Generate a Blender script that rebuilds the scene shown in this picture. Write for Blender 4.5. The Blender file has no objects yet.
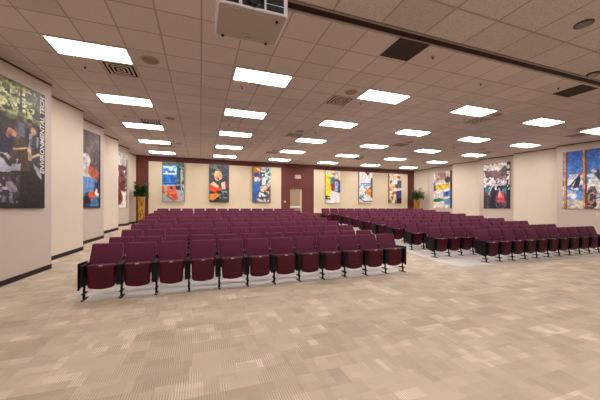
import bpy, bmesh, math, random
from mathutils import Vector, Matrix
random.seed(7)
SC = bpy.context.scene
COL = SC.collection
CAMZ = 1.52
CEIL = 4.28
SOFFIT = 3.63
TILE = .6096
T_X0, T_Y0 = -2.43, 5.595          # a crossing of the ceiling grid
BACK = 16.9
PITCH_Y = .98                     # distance between seat rows
SEAT_W = .531

def fl(y):                        # the floor: level in front, a gentle ramp under the seats, level at the back
    return min(max(0, (y - 6.3) * .0833), .667)

# ------------------------------------------------------------------ materials
def lin(c):
    return tuple(((v / 255) / 12.92 if v / 255 <= .04045 else ((v / 255 + .055) / 1.055) ** 2.4) for v in c) + (1,)
MATS = {}
def mat(name, rgb=(128, 128, 128), rough=.6, metal=0, bump=0, bscale=60, var=0, vscale=6, spec=.5, coat=0):
    if name in MATS: return MATS[name]
    m = bpy.data.materials.new(name); m.use_nodes = True; MATS[name] = m
    nt = m.node_tree; b = nt.nodes['Principled BSDF']
    b.inputs['Base Color'].default_value = lin(rgb)
    b.inputs['Roughness'].default_value = rough
    b.inputs['Metallic'].default_value = metal
    b.inputs['Specular IOR Level'].default_value = spec
    b.inputs['Coat Weight'].default_value = coat
    tc = nt.nodes.new('ShaderNodeTexCoord')
    if var:
        n = nt.nodes.new('ShaderNodeTexNoise'); n.inputs['Scale'].default_value = vscale; n.inputs['Detail'].default_value = 4
        nt.links.new(tc.outputs['Object'], n.inputs['Vector'])
        mx = nt.nodes.new('ShaderNodeMix'); mx.data_type = 'RGBA'
        l = lin(rgb)
        mx.inputs[6].default_value = tuple(v * (1 - var) for v in l[:3]) + (1,)
        mx.inputs[7].default_value = tuple(min(1, v * (1 + var)) for v in l[:3]) + (1,)
        nt.links.new(n.outputs['Fac'], mx.inputs[0]); nt.links.new(mx.outputs[2], b.inputs['Base Color'])
    if bump:
        n = nt.nodes.new('ShaderNodeTexNoise'); n.inputs['Scale'].default_value = bscale; n.inputs['Detail'].default_value = 3
        nt.links.new(tc.outputs['Object'], n.inputs['Vector'])
        bp = nt.nodes.new('ShaderNodeBump'); bp.inputs['Strength'].default_value = bump; bp.inputs['Distance'].default_value = .01
        nt.links.new(n.outputs['Fac'], bp.inputs['Height']); nt.links.new(bp.outputs['Normal'], b.inputs['Normal'])
    return m
def emit(name, rgb, s):
    if name in MATS: return MATS[name]
    m = bpy.data.materials.new(name); m.use_nodes = True; MATS[name] = m
    b = m.node_tree.nodes['Principled BSDF']
    b.inputs['Base Color'].default_value = lin(rgb)
    b.inputs['Emission Color'].default_value = lin(rgb); b.inputs['Emission Strength'].default_value = s
    return m
class NT:                          # tiny helper for node graphs
    def __init__(s, name):
        s.m = bpy.data.materials.new(name); s.m.use_nodes = True; MATS[name] = s.m
        s.t = s.m.node_tree; s.b = s.t.nodes['Principled BSDF']
    def n(s, typ, **k):
        o = s.t.nodes.new(typ)
        for a, v in k.items(): setattr(o, a, v)
        return o
    def l(s, a, b): s.t.links.new(a, b)
    def math(s, op, a, b=0, c=None):
        o = s.n('ShaderNodeMath', operation=op)
        for i, v in enumerate((a, b, c)):
            if v is None: continue
            if isinstance(v, (int, float)): o.inputs[i].default_value = v
            else: s.l(v, o.inputs[i])
        return o.outputs[0]
    def mix(s, f, a, b):
        o = s.n('ShaderNodeMix', data_type='RGBA')
        for i, v in ((0, f), (6, a), (7, b)):
            if isinstance(v, (int, float, tuple)): o.inputs[i].default_value = v
            else: s.l(v, o.inputs[i])
        return o.outputs[2]
    def white(s, x, y, z=0):
        c = s.n('ShaderNodeCombineXYZ')
        for i, v in enumerate((x, y, z)):
            if isinstance(v, (int, float)): c.inputs[i].default_value = v
            else: s.l(v, c.inputs[i])
        w = s.n('ShaderNodeTexWhiteNoise', noise_dimensions='3D'); s.l(c.outputs[0], w.inputs['Vector'])
        return w.outputs['Value']
def carpet_mat():
    g = NT('carpet')
    tc = g.n('ShaderNodeTexCoord'); sx = g.n('ShaderNodeSeparateXYZ'); g.l(tc.outputs['Object'], sx.inputs[0])
    X, Y = sx.outputs[0], sx.outputs[1]
    def cells(w, h, seed):
        row = g.math('FLOOR', g.math('DIVIDE', Y, h))
        off = g.math('MULTIPLY', g.white(row, seed), 7)
        cx = g.math('FLOOR', g.math('ADD', g.math('DIVIDE', X, w), off))
        return g.white(cx, row, seed)
    a = cells(.44, .24, 1.3); b = cells(.26, .12, 5.7); c = cells(.13, .2, 9.1)
    v = g.math('ADD', g.math('MULTIPLY', a, .45), g.math('MULTIPLY', b, .30))
    v = g.math('ADD', v, g.math('MULTIPLY', c, .25))
    r = g.n('ShaderNodeValToRGB'); g.l(v, r.inputs[0])
    e = r.color_ramp.elements
    e[0].position = .18; e[0].color = lin((184, 168, 149)); e[1].position = .85; e[1].color = lin((240, 224, 206))
    k = e.new(.5); k.color = lin((207, 190, 170)); k = e.new(.7); k.color = lin((212, 195, 175))
    st = g.math('PINGPONG', X, .0105)
    st = g.math('GREATER_THAN', st, .0068)
    amt = g.math('MULTIPLY', g.math('GREATER_THAN', b, .5), st)
    amt = g.math('MULTIPLY', amt, .5)
    col = g.mix(amt, r.outputs[0], lin((142, 123, 105)))
    n = g.n('ShaderNodeTexNoise'); n.inputs['Scale'].default_value = 140; g.l(tc.outputs['Object'], n.inputs['Vector'])
    col = g.mix(g.math('MULTIPLY', n.outputs['Fac'], .25), col, lin((164, 147, 130)))
    g.l(col, g.b.inputs['Base Color']); g.b.inputs['Roughness'].default_value = .85
    g.b.inputs['Specular IOR Level'].default_value = .25
    bp = g.n('ShaderNodeBump'); bp.inputs['Strength'].default_value = .35; bp.inputs['Distance'].default_value = .004
    g.l(n.outputs['Fac'], bp.inputs['Height']); g.l(bp.outputs['Normal'], g.b.inputs['Normal'])
    return g.m
def ceiling_mat(name, x0, y0, rgb, line, speck):
    g = NT(name)
    tc = g.n('ShaderNodeTexCoord'); sx = g.n('ShaderNodeSeparateXYZ'); g.l(tc.outputs['Object'], sx.inputs[0])
    def dist(o, c0):
        return g.math('PINGPONG', g.math('SUBTRACT', o, c0 - TILE * 40), TILE / 2)
    d = g.math('MINIMUM', dist(sx.outputs[0], x0), dist(sx.outputs[1], y0))
    ln = g.math('LESS_THAN', d, .0125)
    fx = g.math('FLOOR', g.math('DIVIDE', g.math('SUBTRACT', sx.outputs[0], x0 - TILE * 40), TILE))
    fy = g.math('FLOOR', g.math('DIVIDE', g.math('SUBTRACT', sx.outputs[1], y0 - TILE * 40), TILE))
    w = g.white(fx, fy)
    l = lin(rgb)
    base = g.mix(w, tuple(v * .93 for v in l[:3]) + (1,), tuple(v * 1.05 for v in l[:3]) + (1,))
    n = g.n('ShaderNodeTexNoise'); n.inputs['Scale'].default_value = 55; n.inputs['Detail'].default_value = 3
    g.l(tc.outputs['Object'], n.inputs['Vector'])
    sp = g.math('MULTIPLY', g.math('GREATER_THAN', n.outputs['Fac'], .56), speck)
    base = g.mix(sp, base, tuple(v * .55 for v in l[:3]) + (1,))
    g.l(g.mix(ln, base, lin(line)), g.b.inputs['Base Color'])
    g.b.inputs['Roughness'].default_value = .9; g.b.inputs['Specular IOR Level'].default_value = .2
    bp = g.n('ShaderNodeBump'); bp.inputs['Strength'].default_value = .5; bp.inputs['Distance'].default_value = .004
    g.l(g.math('SUBTRACT', n.outputs['Fac'], g.math('MULTIPLY', ln, .3)), bp.inputs['Height']); g.l(bp.outputs['Normal'], g.b.inputs['Normal'])
    return g.m
def vinyl_mat():
    g = NT('pale_vinyl')
    tc = g.n('ShaderNodeTexCoord'); sx = g.n('ShaderNodeSeparateXYZ'); g.l(tc.outputs['Object'], sx.inputs[0])
    row = g.math('FLOOR', g.math('DIVIDE', sx.outputs[1], .11))
    cx = g.math('FLOOR', g.math('ADD', g.math('DIVIDE', sx.outputs[0], .9), g.math('MULTIPLY', g.white(row, 2), 5)))
    w = g.white(cx, row, 3)
    ln = g.math('LESS_THAN', g.math('PINGPONG', sx.outputs[1], .055), .003)
    c = g.mix(w, lin((206, 200, 194)), lin((238, 233, 227)))
    g.l(g.mix(g.math('MULTIPLY', ln, .5), c, lin((140, 130, 122))), g.b.inputs['Base Color'])
    g.b.inputs['Roughness'].default_value = .45
    return g.m
def wood_mat(name, a, b, scale=3, rough=.35):
    g = NT(name)
    tc = g.n('ShaderNodeTexCoord'); mp = g.n('ShaderNodeMapping'); mp.inputs['Scale'].default_value = (14, 14, 1.2)
    g.l(tc.outputs['Object'], mp.inputs[0]); n = g.n('ShaderNodeTexNoise'); n.inputs['Scale'].default_value = scale; n.inputs['Detail'].default_value = 5
    g.l(mp.outputs[0], n.inputs['Vector'])
    g.l(g.mix(n.outputs['Fac'], lin(a), lin(b)), g.b.inputs['Base Color']); g.b.inputs['Roughness'].default_value = rough
    return g.m
def print_mat():
    g = NT('poster_print')
    a = g.n('ShaderNodeAttribute'); a.attribute_name = 'ink'
    g.l(a.outputs['Color'], g.b.inputs['Base Color']); g.b.inputs['Roughness'].default_value = .45
    return g.m
def gold_mat():
    g = NT('gold_leaf')
    tc = g.n('ShaderNodeTexCoord'); mp = g.n('ShaderNodeMapping'); mp.inputs['Scale'].default_value = (9, 9, 2.5)
    g.l(tc.outputs['Object'], mp.inputs[0]); n = g.n('ShaderNodeTexNoise'); n.inputs['Scale'].default_value = 2; n.inputs['Detail'].default_value = 3
    g.l(mp.outputs[0], n.inputs['Vector'])
    r = g.n('ShaderNodeValToRGB'); g.l(n.outputs['Fac'], r.inputs[0]); e = r.color_ramp.elements
    e[0].position = .4; e[0].color = lin((158, 112, 36)); e[1].position = .6; e[1].color = lin((222, 172, 66))
    g.l(r.outputs[0], g.b.inputs['Base Color']); g.b.inputs['Metallic'].default_value = .55; g.b.inputs['Roughness'].default_value = .35
    return g.m
CARPET = carpet_mat(); VINYL = vinyl_mat(); PRINT = print_mat(); GOLD = gold_mat()
CEILM = ceiling_mat('ceiling_tiles', T_X0, T_Y0, (211, 197, 192), (172, 158, 148), .10)
SOFM = ceiling_mat('soffit_tiles', 2.55, 2.245, (190, 180, 174), (156, 143, 135), .35)
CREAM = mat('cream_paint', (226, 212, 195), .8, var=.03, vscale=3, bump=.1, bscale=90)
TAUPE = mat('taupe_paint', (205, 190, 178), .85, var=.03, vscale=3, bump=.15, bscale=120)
SAND = mat('sand_fabric', (228, 212, 184), .9, bump=.15, bscale=200)
MAROON = mat('maroon_paint', (104, 47, 42), .6, var=.05, vscale=2)
BASEB = mat('baseboard_rubber', (30, 24, 22), .5)
CROWN = mat('crown_stain', (92, 62, 54), .6)
FAB = mat('plum_fabric', (104, 42, 69), .85, bump=.4, bscale=260, var=.12, vscale=30, spec=.3)
_b = FAB.node_tree.nodes['Principled BSDF']; _b.inputs['Sheen Weight'].default_value = .22; _b.inputs['Sheen Tint'].default_value = lin((225, 170, 205)); _b.inputs['Sheen Roughness'].default_value = .35
SHELL = mat('maroon_shell', (80, 0, 30), .45, spec=.35, var=.06, vscale=9)
BLACK = mat('black_steel', (9, 8, 10), .55, spec=.25)
BLAM = mat('black_laminate', (9, 9, 11), .5, spec=.25)
TAG = mat('number_tag', (225, 220, 215), .35)
WHITEM = mat('white_enamel', (225, 222, 218), .4)
LENS = emit('lamp_lens', (255, 250, 246), 14)
DARK = mat('painted_duct_shade', (12, 10, 9), .9, spec=.1)
TANM = mat('tan_enamel', (196, 176, 160), .5)
GRILLE = mat('brown_grille', (64, 50, 44), .7)
MAHOG = wood_mat('mahogany', (92, 36, 26), (128, 58, 42))
CHROME = mat('brushed_metal', (200, 198, 195), .3, .9)

# ------------------------------------------------------------------ mesh helpers
class MB:
    def __init__(s): s.bm = bmesh.new(); s.mi = 0
    def _tag(s, faces):
        for f in faces: f.material_index = s.mi
    def box(s, x0, x1, y0, y1, z0, z1, M=None, bev=0):
        r = bmesh.ops.create_cube(s.bm, size=1)
        vs = r['verts']
        for v in vs:
            v.co = Vector(((x0 + x1) / 2 + v.co.x * (x1 - x0), (y0 + y1) / 2 + v.co.y * (y1 - y0), (z0 + z1) / 2 + v.co.z * (z1 - z0)))
        if bev:
            es = list({e for v in vs for e in v.link_edges})
            rr = bmesh.ops.bevel(s.bm, geom=es, offset=bev, segments=2, affect='EDGES', profile=.6)
            vs = list({v for f in rr['faces'] for v in f.verts} | {v for v in vs if v.is_valid})
        if M:
            for v in vs: v.co = M @ v.co
        s._tag({f for v in vs for f in v.link_faces})
        return s
    def cyl(s, p, q, r, r2=None, n=16):
        p, q = Vector(p), Vector(q); d = q - p
        M = Matrix.Translation((p + q) / 2) @ d.to_track_quat('Z', 'Y').to_matrix().to_4x4()
        k = bmesh.ops.create_cone(s.bm, cap_ends=True, segments=n, radius1=r, radius2=r if r2 is None else r2, depth=d.length, matrix=M)
        s._tag({f for v in k['verts'] for f in v.link_faces}); return s
    def poly(s, pts):
        f = s.bm.faces.new([s.bm.verts.new(p) for p in pts]); f.material_index = s.mi; return f
    def prism(s, pts, d):            # closed outline pts (3D) pushed along d
        d = Vector(d); a = [s.bm.verts.new(p) for p in pts]; b = [s.bm.verts.new(Vector(p) + d) for p in pts]
        n = len(pts); fs = [s.bm.faces.new(a), s.bm.faces.new(b[::-1])]
        for i in range(n): fs.append(s.bm.faces.new([a[i], b[i], b[(i + 1) % n], a[(i + 1) % n]]))
        s._tag(fs); return s
    def lathe(s, prof, c=(0, 0, 0), n=24):
        rings = []
        for r, z in prof:
            rings.append([s.bm.verts.new((c[0] + r * math.cos(2 * math.pi * i / n), c[1] + r * math.sin(2 * math.pi * i / n), c[2] + z)) for i in range(n)])
        fs = []
        for a, b in zip(rings, rings[1:]):
            for i in range(n): fs.append(s.bm.faces.new([a[i], a[(i + 1) % n], b[(i + 1) % n], b[i]]))
        fs.append(s.bm.faces.new(rings[0][::-1])); fs.append(s.bm.faces.new(rings[-1]))
        s._tag(fs); return s
    def build(s, name, m, parent=None, smooth=False, norm=True):
        if norm: bmesh.ops.recalc_face_normals(s.bm, faces=s.bm.faces)
        me = bpy.data.meshes.new(name); s.bm.to_mesh(me); s.bm.free()
        for k in (m if isinstance(m, (list, tuple)) else [m]): me.materials.append(k)
        if smooth:
            for p in me.polygons: p.use_smooth = True
        o = bpy.data.objects.new(name, me); COL.objects.link(o); o.parent = parent
        return o
def tag(o, label=None, cat=None, group=None, kind=None):
    if label: o['label'] = label
    if cat: o['category'] = cat
    if group: o['group'] = group
    if kind: o['kind'] = kind
    return o
def empty(name, loc, rz=0):
    o = bpy.data.objects.new(name, None); COL.objects.link(o); o.location = loc; o.rotation_euler = (0, 0, rz)
    o.empty_display_size = .1
    return o
def copy_tree(o, parent=None):
    c = o.copy(); COL.objects.link(c); c.parent = parent
    for ch in o.children: copy_tree(ch, c)
    return c
ORD = ['first', 'second', 'third', 'fourth', 'fifth', 'sixth', 'seventh', 'eighth', 'ninth', 'tenth', 'eleventh', 'twelfth', 'thirteenth']

# ------------------------------------------------------------------ the room
XL, XR, YF = -3.9, 15.6, -5.0
m = MB()
ys = [YF, 6.3, 14.31, 17.2]
for a, b in zip(ys, ys[1:]):
    m.prism([(XL, a, fl(a)), (XR, a, fl(a)), (XR, b, fl(b)), (XL, b, fl(b))], (0, 0, -.15))
tag(m.build('floor', CARPET), kind='structure')
def pad(x0, x1, y0, y1):
    m = MB(); cuts = [y0] + [c for c in (6.3, 14.31) if y0 < c < y1] + [y1]
    for a, b in zip(cuts, cuts[1:]):
        m.prism([(x0, a, fl(a) + .006), (x1, a, fl(a) + .006), (x1, b, fl(b) + .006), (x0, b, fl(b) + .006)], (0, 0, -.02))
    return tag(m.build('floor', VINYL), kind='structure')
pad(-1.84, 4.62, 5.38, 14.1); pad(6.32, 13.4, 5.38, 14.1)

m = MB(); m.box(XL, XR, 2.84, 17.2, CEIL, CEIL + .15); tag(m.build('ceiling', CEILM), kind='structure')
m = MB(); m.box(XL, XR, YF, 2.83, SOFFIT, SOFFIT + .8); tag(m.build('ceiling', SOFM), kind='structure')
m = MB(); m.box(XL, XR, 2.735, 2.825, SOFFIT - .012, SOFFIT - .001); tag(m.build('trim_1', mat('track_maroon', (40, 16, 16), .6, spec=.2)), kind='structure')
m = MB(); m.box(XL, XR, 2.71, 2.735, SOFFIT - .016, SOFFIT - .001); m.box(XL, XR, 2.825, 2.845, SOFFIT - .016, SOFFIT + .02)
tag(m.build('trim_2', mat('track_rail', (140, 122, 112), .4)), kind='structure')

# saw-toothed side walls: every panel turns a little towards the stage, alternate ones in another paint
def side_wall(name, xa, xb, corners, sign, n_base):
    w = MB(); bb = MB(); cr = MB(); t = .25 * sign
    for i, y1 in enumerate(corners):
        y0 = y1 - 1.83
        y1c = min(y1, BACK + .1)
        x1 = xa + (xb - xa) * (y1c - y0) / 1.83
        w.mi = 1 if PANELC(i) else 0
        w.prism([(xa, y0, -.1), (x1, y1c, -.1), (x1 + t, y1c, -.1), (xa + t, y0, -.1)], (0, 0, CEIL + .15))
        d = Vector((x1 - xa, y1c - y0, 0)).normalized(); nrm = Vector((d.y, -d.x, 0)) * (1 if sign < 0 else -1)
        for (mb, z0, z1, th) in ((bb, .002, .105, .012),):
            a = Vector((xa, y0, 0)); b = Vector((x1, y1c, 0))
            cuts = [0, 1]
            for c in (6.3, 14.31):
                if y0 < c < y1c: cuts.append((c - y0) / (y1c - y0))
            cuts.sort()
            for s0, s1 in zip(cuts, cuts[1:]):
                p = a.lerp(b, s0); q = a.lerp(b, s1)
                pz, qz = fl(p.y), fl(q.y)
                mb.prism([p + Vector((0, 0, pz + z0)), q + Vector((0, 0, qz + z0)), q + Vector((0, 0, qz + z1)), p + Vector((0, 0, pz + z1))], nrm * th)
        a = Vector((xa, y0, 0)); b = Vector((x1, y1c, 0))
        cr.prism([a + Vector((0, 0, CEIL - .035)), b + Vector((0, 0, CEIL - .035)), b + Vector((0, 0, CEIL - .001)), a + Vector((0, 0, CEIL - .001))], nrm * .012)
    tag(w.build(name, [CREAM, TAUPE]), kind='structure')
    tag(bb.build('baseboard_' + name.split('_')[1], BASEB), kind='structure')
    tag(cr.build('trim_%d' % n_base, CROWN), kind='structure')
LC = [7.87 + 1.83 * k for k in range(-6, 6)]
RC = [7.98 + 1.83 * k for k in range(-6, 6)]
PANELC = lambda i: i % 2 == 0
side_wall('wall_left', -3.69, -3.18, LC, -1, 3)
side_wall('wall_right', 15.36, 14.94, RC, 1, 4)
m = MB(); m.box(XL, XR, YF - .2, YF, -.1, SOFFIT); tag(m.build('wall_front', TAUPE), kind='structure')
# back wall with the door opening
DX0, DX1, DZ = 5.27, 6.14, 2.74
m = MB(); zb = .667
m.box(XL, DX0, BACK, BACK + .2, 0, CEIL + .1); m.box(DX1, XR, BACK, BACK + .2, 0, CEIL + .1); m.box(DX0, DX1, BACK, BACK + .2, DZ, CEIL + .1)
tag(m.build('wall_back', MAROON), kind='structure')
for k, (x0, x1) in enumerate(((-2.62, 4.73), (6.93, 14.38))):
    m = MB(); m.box(x0, x1, BACK - .03, BACK - .001, 1.17, 3.99, bev=.006); tag(m.build('trim_%d' % (5 + k), SAND), kind='structure')
m = MB(); m.box(XL + .5, DX0 - .07, BACK - .012, BACK - .001, zb, zb + .1); m.box(DX1 + .07, XR - .3, BACK - .012, BACK - .001, zb, zb + .1)
tag(m.build('baseboard_back', BASEB), kind='structure')
# the door: frame, leaf, panic bar, closer
d = empty('door_1', ((DX0 + DX1) / 2, BACK, zb)); tag(d, 'tan door in a mahogany frame, in the middle of the back wall', kind='structure')
hw = (DX1 - DX0) / 2; H = DZ - zb
m = MB(); m.box(-hw - .07, -hw + .03, -.03, .16, 0, H + .07); m.box(hw - .03, hw + .07, -.03, .16, 0, H + .07); m.box(-hw + .03, hw - .03, -.03, .16, H - .03, H + .07)
m.build('door_frame', MAHOG, d)
m = MB(); m.box(-hw + .03, hw - .03, .06, .105, .005, H - .03); leaf = m.build('door_leaf', mat('tan_door', (168, 146, 116), .5, var=.05), d)
m = MB(); m.box(hw - .12, hw - .03, .02, .058, .005, H - .035); m.build('edge_strip', mat('pale_strip', (226, 216, 204), .4), d)
m = MB(); m.box(-hw + .05, hw - .14, -.035, .005, .84, .95, bev=.01); m.box(-hw + .05, -hw + .13, .005, .06, .85, .94); m.box(hw - .23, hw - .15, .005, .06, .85, .94); m.build('push_bar', WHITEM, d)
m = MB(); m.box(-.02, .26, .0, .06, H - .13, H - .07, bev=.01); m.box(-.2, .1, -.02, 0, H - .062, H - .045); m.build('door_closer', CHROME, d)
m = MB(); m.box(-hw + .05, hw - .14, .052, .06, .03, .3); m.build('kick_plate', mat('pink_metal', (186, 150, 140), .35, .4), d)

def text(body, size, parent, name, m, loc, rot, ext=.002, align='CENTER', shear=0):
    c = bpy.data.curves.new(name, 'FONT'); c.body = body; c.size = size; c.extrude = ext; c.align_x = align; c.align_y = 'CENTER'; c.shear = shear
    c.resolution_u = 3; c.offset = size * .02
    o = bpy.data.objects.new(name, c); COL.objects.link(o)
    dg = bpy.context.evaluated_depsgraph_get(); me = bpy.data.meshes.new_from_object(o.evaluated_get(dg))
    bpy.data.objects.remove(o)
    o = bpy.data.objects.new(name, me); COL.objects.link(o); me.materials.clear(); me.materials.append(m)
    o.parent = parent; o.location = loc; o.rotation_euler = rot
    return o
e = empty('exit_sign', (5.83, BACK - .001, 3.37)); tag(e, 'white exit sign with red letters above the back door', 'exit sign')
m = MB(); m.box(-.2, .2, -.05, 0, 0, .22, bev=.01); m.build('housing', WHITEM, e)
text('EXIT', .19, e, 'lettering', mat('exit_red', (210, 20, 25), .4), (0, -.052, .11), (math.pi / 2, 0, 0), .003)
e = empty('light_switch', (4.98, BACK - .001, 1.88)); tag(e, 'small ivory light switch on the maroon wall left of the door', 'switch')
m = MB(); m.box(-.045, .045, -.01, 0, -.06, .06, bev=.003); m.build('cover_plate', mat('ivory', (214, 180, 165), .4), e)
m = MB(); m.box(-.015, .015, -.018, -.008, -.03, .03); m.build('rocker', WHITEM, e)

# ------------------------------------------------------------------ ceiling fixtures
def ring(m, w, h, t, z0, z1):
    m.box(-w, w, -h, -h + t, z0, z1); m.box(-w, w, h - t, h, z0, z1); m.box(-w, -w + t, -h + t, h - t, z0, z1); m.box(w - t, w, -h + t, h - t, z0, z1)
proto = empty('ceiling_light', (0, 0, 0))
m = MB(); ring(m, .6, .295, .03, -.014, -.001); m.build('frame', WHITEM, proto)
m = MB(); m.box(-.57, .57, -.265, .265, -.010, -.002); m.build('lens', LENS, proto)
CLAB = ['left wall', 'left wall', 'left wall', 'right wall', 'right wall', 'right wall']
LIGHT_ONE = proto; first = True
for j in range(5):
    for i in range(6):
        o = proto if first else copy_tree(proto); first = False
        o.location = (-1.81 + 3.048 * i, 5.90 + 2.438 * j, CEIL)
        rank = (i if i < 3 else 5 - i)
        tag(o, 'lit rectangular ceiling light, %s row from the dark track, %s from the %s' % (ORD[j], ORD[rank], CLAB[i]), 'ceiling light', 'ceiling lights over the seats')
for j in range(2):                 # added out-of-view lamps that brighten the open front part of the room
    for i in range(4):
        o = copy_tree(LIGHT_ONE); o.location = (-1.5 + 3.048 * i, .3 - 2.1 * j, SOFFIT)
        tag(o, 'added unseen light in the low front ceiling, %s row forward, %s from the left wall' % (ORD[j], ORD[i]), 'ceiling light', 'added unseen lights in the low front ceiling')
proto = empty('ceiling_vent', (0, 0, 0))
m = MB(); ring(m, .295, .295, .035, -.012, -.001); m.build('frame', TANM, proto)
m = MB(); m.box(-.26, .26, -.26, .26, -.004, -.001); m.build('duct_shade_sheet', DARK, proto)  # flat sheet under the tiles; the duct's inner shade is put into its colour
m = MB()
for r in (.22, .145, .07): ring(m, r, r, .032, -.012, -.008)
m.build('louvres', mat('louvre_tan', (206, 186, 168), .5), proto)
first = True
for j, y in enumerate((6.51, 10.167, 13.825)):
    for i, x in enumerate((-1.505, 3.372, 8.249, 13.43)):
        o = proto if first else copy_tree(proto); first = False
        o.location = (x, y, CEIL)
        tag(o, 'square louvred ceiling vent, %s row from the dark track, %s from the left wall' % (ORD[j], ORD[i]), 'vent', 'louvred ceiling vents')
proto = empty('ceiling_speaker', (0, 0, 0))
m = MB(); m.lathe([(.155, -.001), (.165, -.006), (.16, -.012), (.145, -.013)]); m.build('rim', TANM, proto)
m = MB(); m.lathe([(.143, -.0135), (.1, -.017), (.02, -.018)]); m.build('grille', mat('speaker_grille', (150, 130, 116), .7, bump=.5, bscale=300), proto)
first = True
for j, y in enumerate((5.90, 9.555, 13.215)):
    for i, x in enumerate((-.895, 3.372, 8.249, 12.4)):
        o = proto if first else copy_tree(proto); first = False
        o.location = (x, y, CEIL)
        tag(o, 'round ceiling speaker with brown grille, %s row from the track, %s from the left wall' % (ORD[j], ORD[i]), 'speaker', 'round ceiling speakers')
proto = empty('fire_sprinkler', (0, 0, 0))
m = MB(); m.lathe([(.04, .0), (.038, -.008), (.02, -.014)]); m.build('escutcheon', TANM, proto)
m = MB(); m.cyl((0, 0, -.014), (0, 0, -.034), .01); m.lathe([(.022, -.034), (.022, -.038)]); m.build('nozzle', BLACK, proto)
first = True
SPR = [(-2.14, 6.61, 'beside the light nearest the left wall'), (.89, 6.5, 'behind the second light of the front row'), (3.97, 6.44, 'behind the third light of the front row'), (7.72, 6.53, 'behind the fourth light of the front row'),
       (-2.15, 9.75, 'near the left wall, in the second bay of lights'), (.88, 9.58, 'left of centre, in the second bay of lights'), (3.96, 9.51, 'at the centre, in the second bay of lights'), (10.72, 9.59, 'right of centre, in the second bay of lights'),
       (3.99, 4.03, 'close behind the track, right of the left brown grille'), (5.85, 4.54, 'between the two brown grilles'), (7.71, 4.09, 'close behind the track, left of the right brown grille')]
for x, y, s in SPR:
    o = proto if first else copy_tree(proto); first = False
    o.location = (x, y, CEIL); tag(o, 'small ceiling sprinkler head ' + s, 'sprinkler', 'ceiling sprinkler heads')
for (x, s) in ((3.35, 'left'), (8.3, 'right')):
    o = empty('return_grille', (x, 4.03 if x < 5 else 4.08, CEIL)); tag(o, 'dark brown square return grille behind the track, the %s one of two' % s, 'vent', 'brown return grilles')
    m = MB(); ring(m, .3, .28, .02, -.012, -.001); m.build('frame', GRILLE, o)
    m = MB(); m.box(-.28, .28, -.26, .26, -.005, -.001)
    for k in range(16): m.box(-.28, .28, -.25 + k * .0325, -.243 + k * .0325, -.010, -.004)
    m.build('slats', GRILLE, o)
o = empty('downlight', (4.13, 1.95, SOFFIT)); tag(o, 'round recessed downlight in the low front ceiling at upper right', 'downlight')
m = MB(); m.lathe([(.09, -.001), (.088, -.01), (.07, -.012)]); m.build('trim_ring', mat('downlight_ring', (60, 50, 45), .4), o)
m = MB(); m.lathe([(.069, -.0125), (.05, -.005), (.02, -.003)]); m.build('reflector', mat('downlight_cup', (120, 105, 95), .3, .4), o)
o = empty('dome_camera', (5.80, 2.62, SOFFIT)); tag(o, 'small clear dome with a dark rim on the ceiling against the track', 'dome')
m = MB(); m.lathe([(.085, .0), (.09, -.012), (.082, -.02), (.07, -.02)]); m.build('rim', mat('dome_rim', (40, 28, 24), .4), o)
dm = mat('dome_plastic', (225, 220, 215), .05); dm.node_tree.nodes['Principled BSDF'].inputs['Transmission Weight'].default_value = .6
m = MB(); m.lathe([(.07 * math.cos(a), -.02 - .055 * math.sin(a)) for a in [k * math.pi / 18 for k in range(9)]]); m.build('bubble', dm, o, True)

# projector hanging in front of the track
p = empty('projector', (.375, 2.285, 2.985)); tag(p, 'white ceiling projector hanging from a pole, front towards the stage', 'projector')
PW, PD, PH = .264, .207, .15
def rbox(m, w, d_, z0, z1, r):
    pts = []
    for cx, cy, a0 in ((w - r, d_ - r, 0), (-w + r, d_ - r, 90), (-w + r, -d_ + r, 180), (w - r, -d_ + r, 270)):
        for k in range(7):
            a = math.radians(a0 + 15 * k); pts.append((cx + r * math.cos(a), cy + r * math.sin(a), z0))
    m.prism(pts, (0, 0, z1 - z0))
m = MB(); rbox(m, PW, PD, .006, PH, .03); m.build('housing', mat('projector_white', (216, 216, 226), .4), p)
m = MB(); rbox(m, PW - .013, PD - .012, 0, .007, .024); pl = m.build('base_plate', mat('projector_grey', (160, 150, 142), .6), p)
m = MB(); m.lathe([(.062, 0), (.062, .02), (.05, .022), (.048, .004)]); o = m.build('lens', mat('lens_glass', (10, 12, 24), .08), p); o.location = (-.0, -PD + .002, .078); o.rotation_euler = (math.pi / 2, 0, 0)
GB = mat('projector_vent', (12, 13, 26), .5)
for x0, x1 in ((-.225, -.115), (.09, .225)):
    m = MB(); m.box(x0, x1, -PD - .003, -PD + .01, .02, .066); m.box(x0, x1, -PD - .003, -PD + .01, .074, .13); m.build('front_vent', GB, p)
m = MB(); m.box(-.09, .075, -PD - .003, -PD + .01, .02, .13, bev=.004); m.build('lens_surround', GB, p)
m = MB(); m.box(-.155, -.11, -.16, -.145, -.002, .001); m.build('warning_sticker', mat('sticker_yellow', (176, 140, 60), .5), p)
for x, y in ((.19, -.13), (.17, .185), (-.2, .185)):
    m = MB(); m.lathe([(.013, .001), (.012, -.01), (.008, -.012)]); o = m.build('foot', BLACK, p); o.location = (x, y, 0)
for x, y in ((0, 0), (-.02, .1), (.01, .14)):
    m = MB(); m.box(x - .03 if y else -.004, x + .03 if y else .004, y - .004, y + .004, -.0015, .001); m.build('small_label', mat('label_grey', (128, 118, 112), .6), p)
m = MB(); m.cyl((0, 0, PH), (0, 0, SOFFIT - 2.986), .025); m.box(-.1, .1, -.1, .1, PH, PH + .02); m.lathe([(.07, SOFFIT - 3.0), (.07, SOFFIT - 2.986)]); m.build('ceiling_mount', WHITEM, p)

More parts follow.
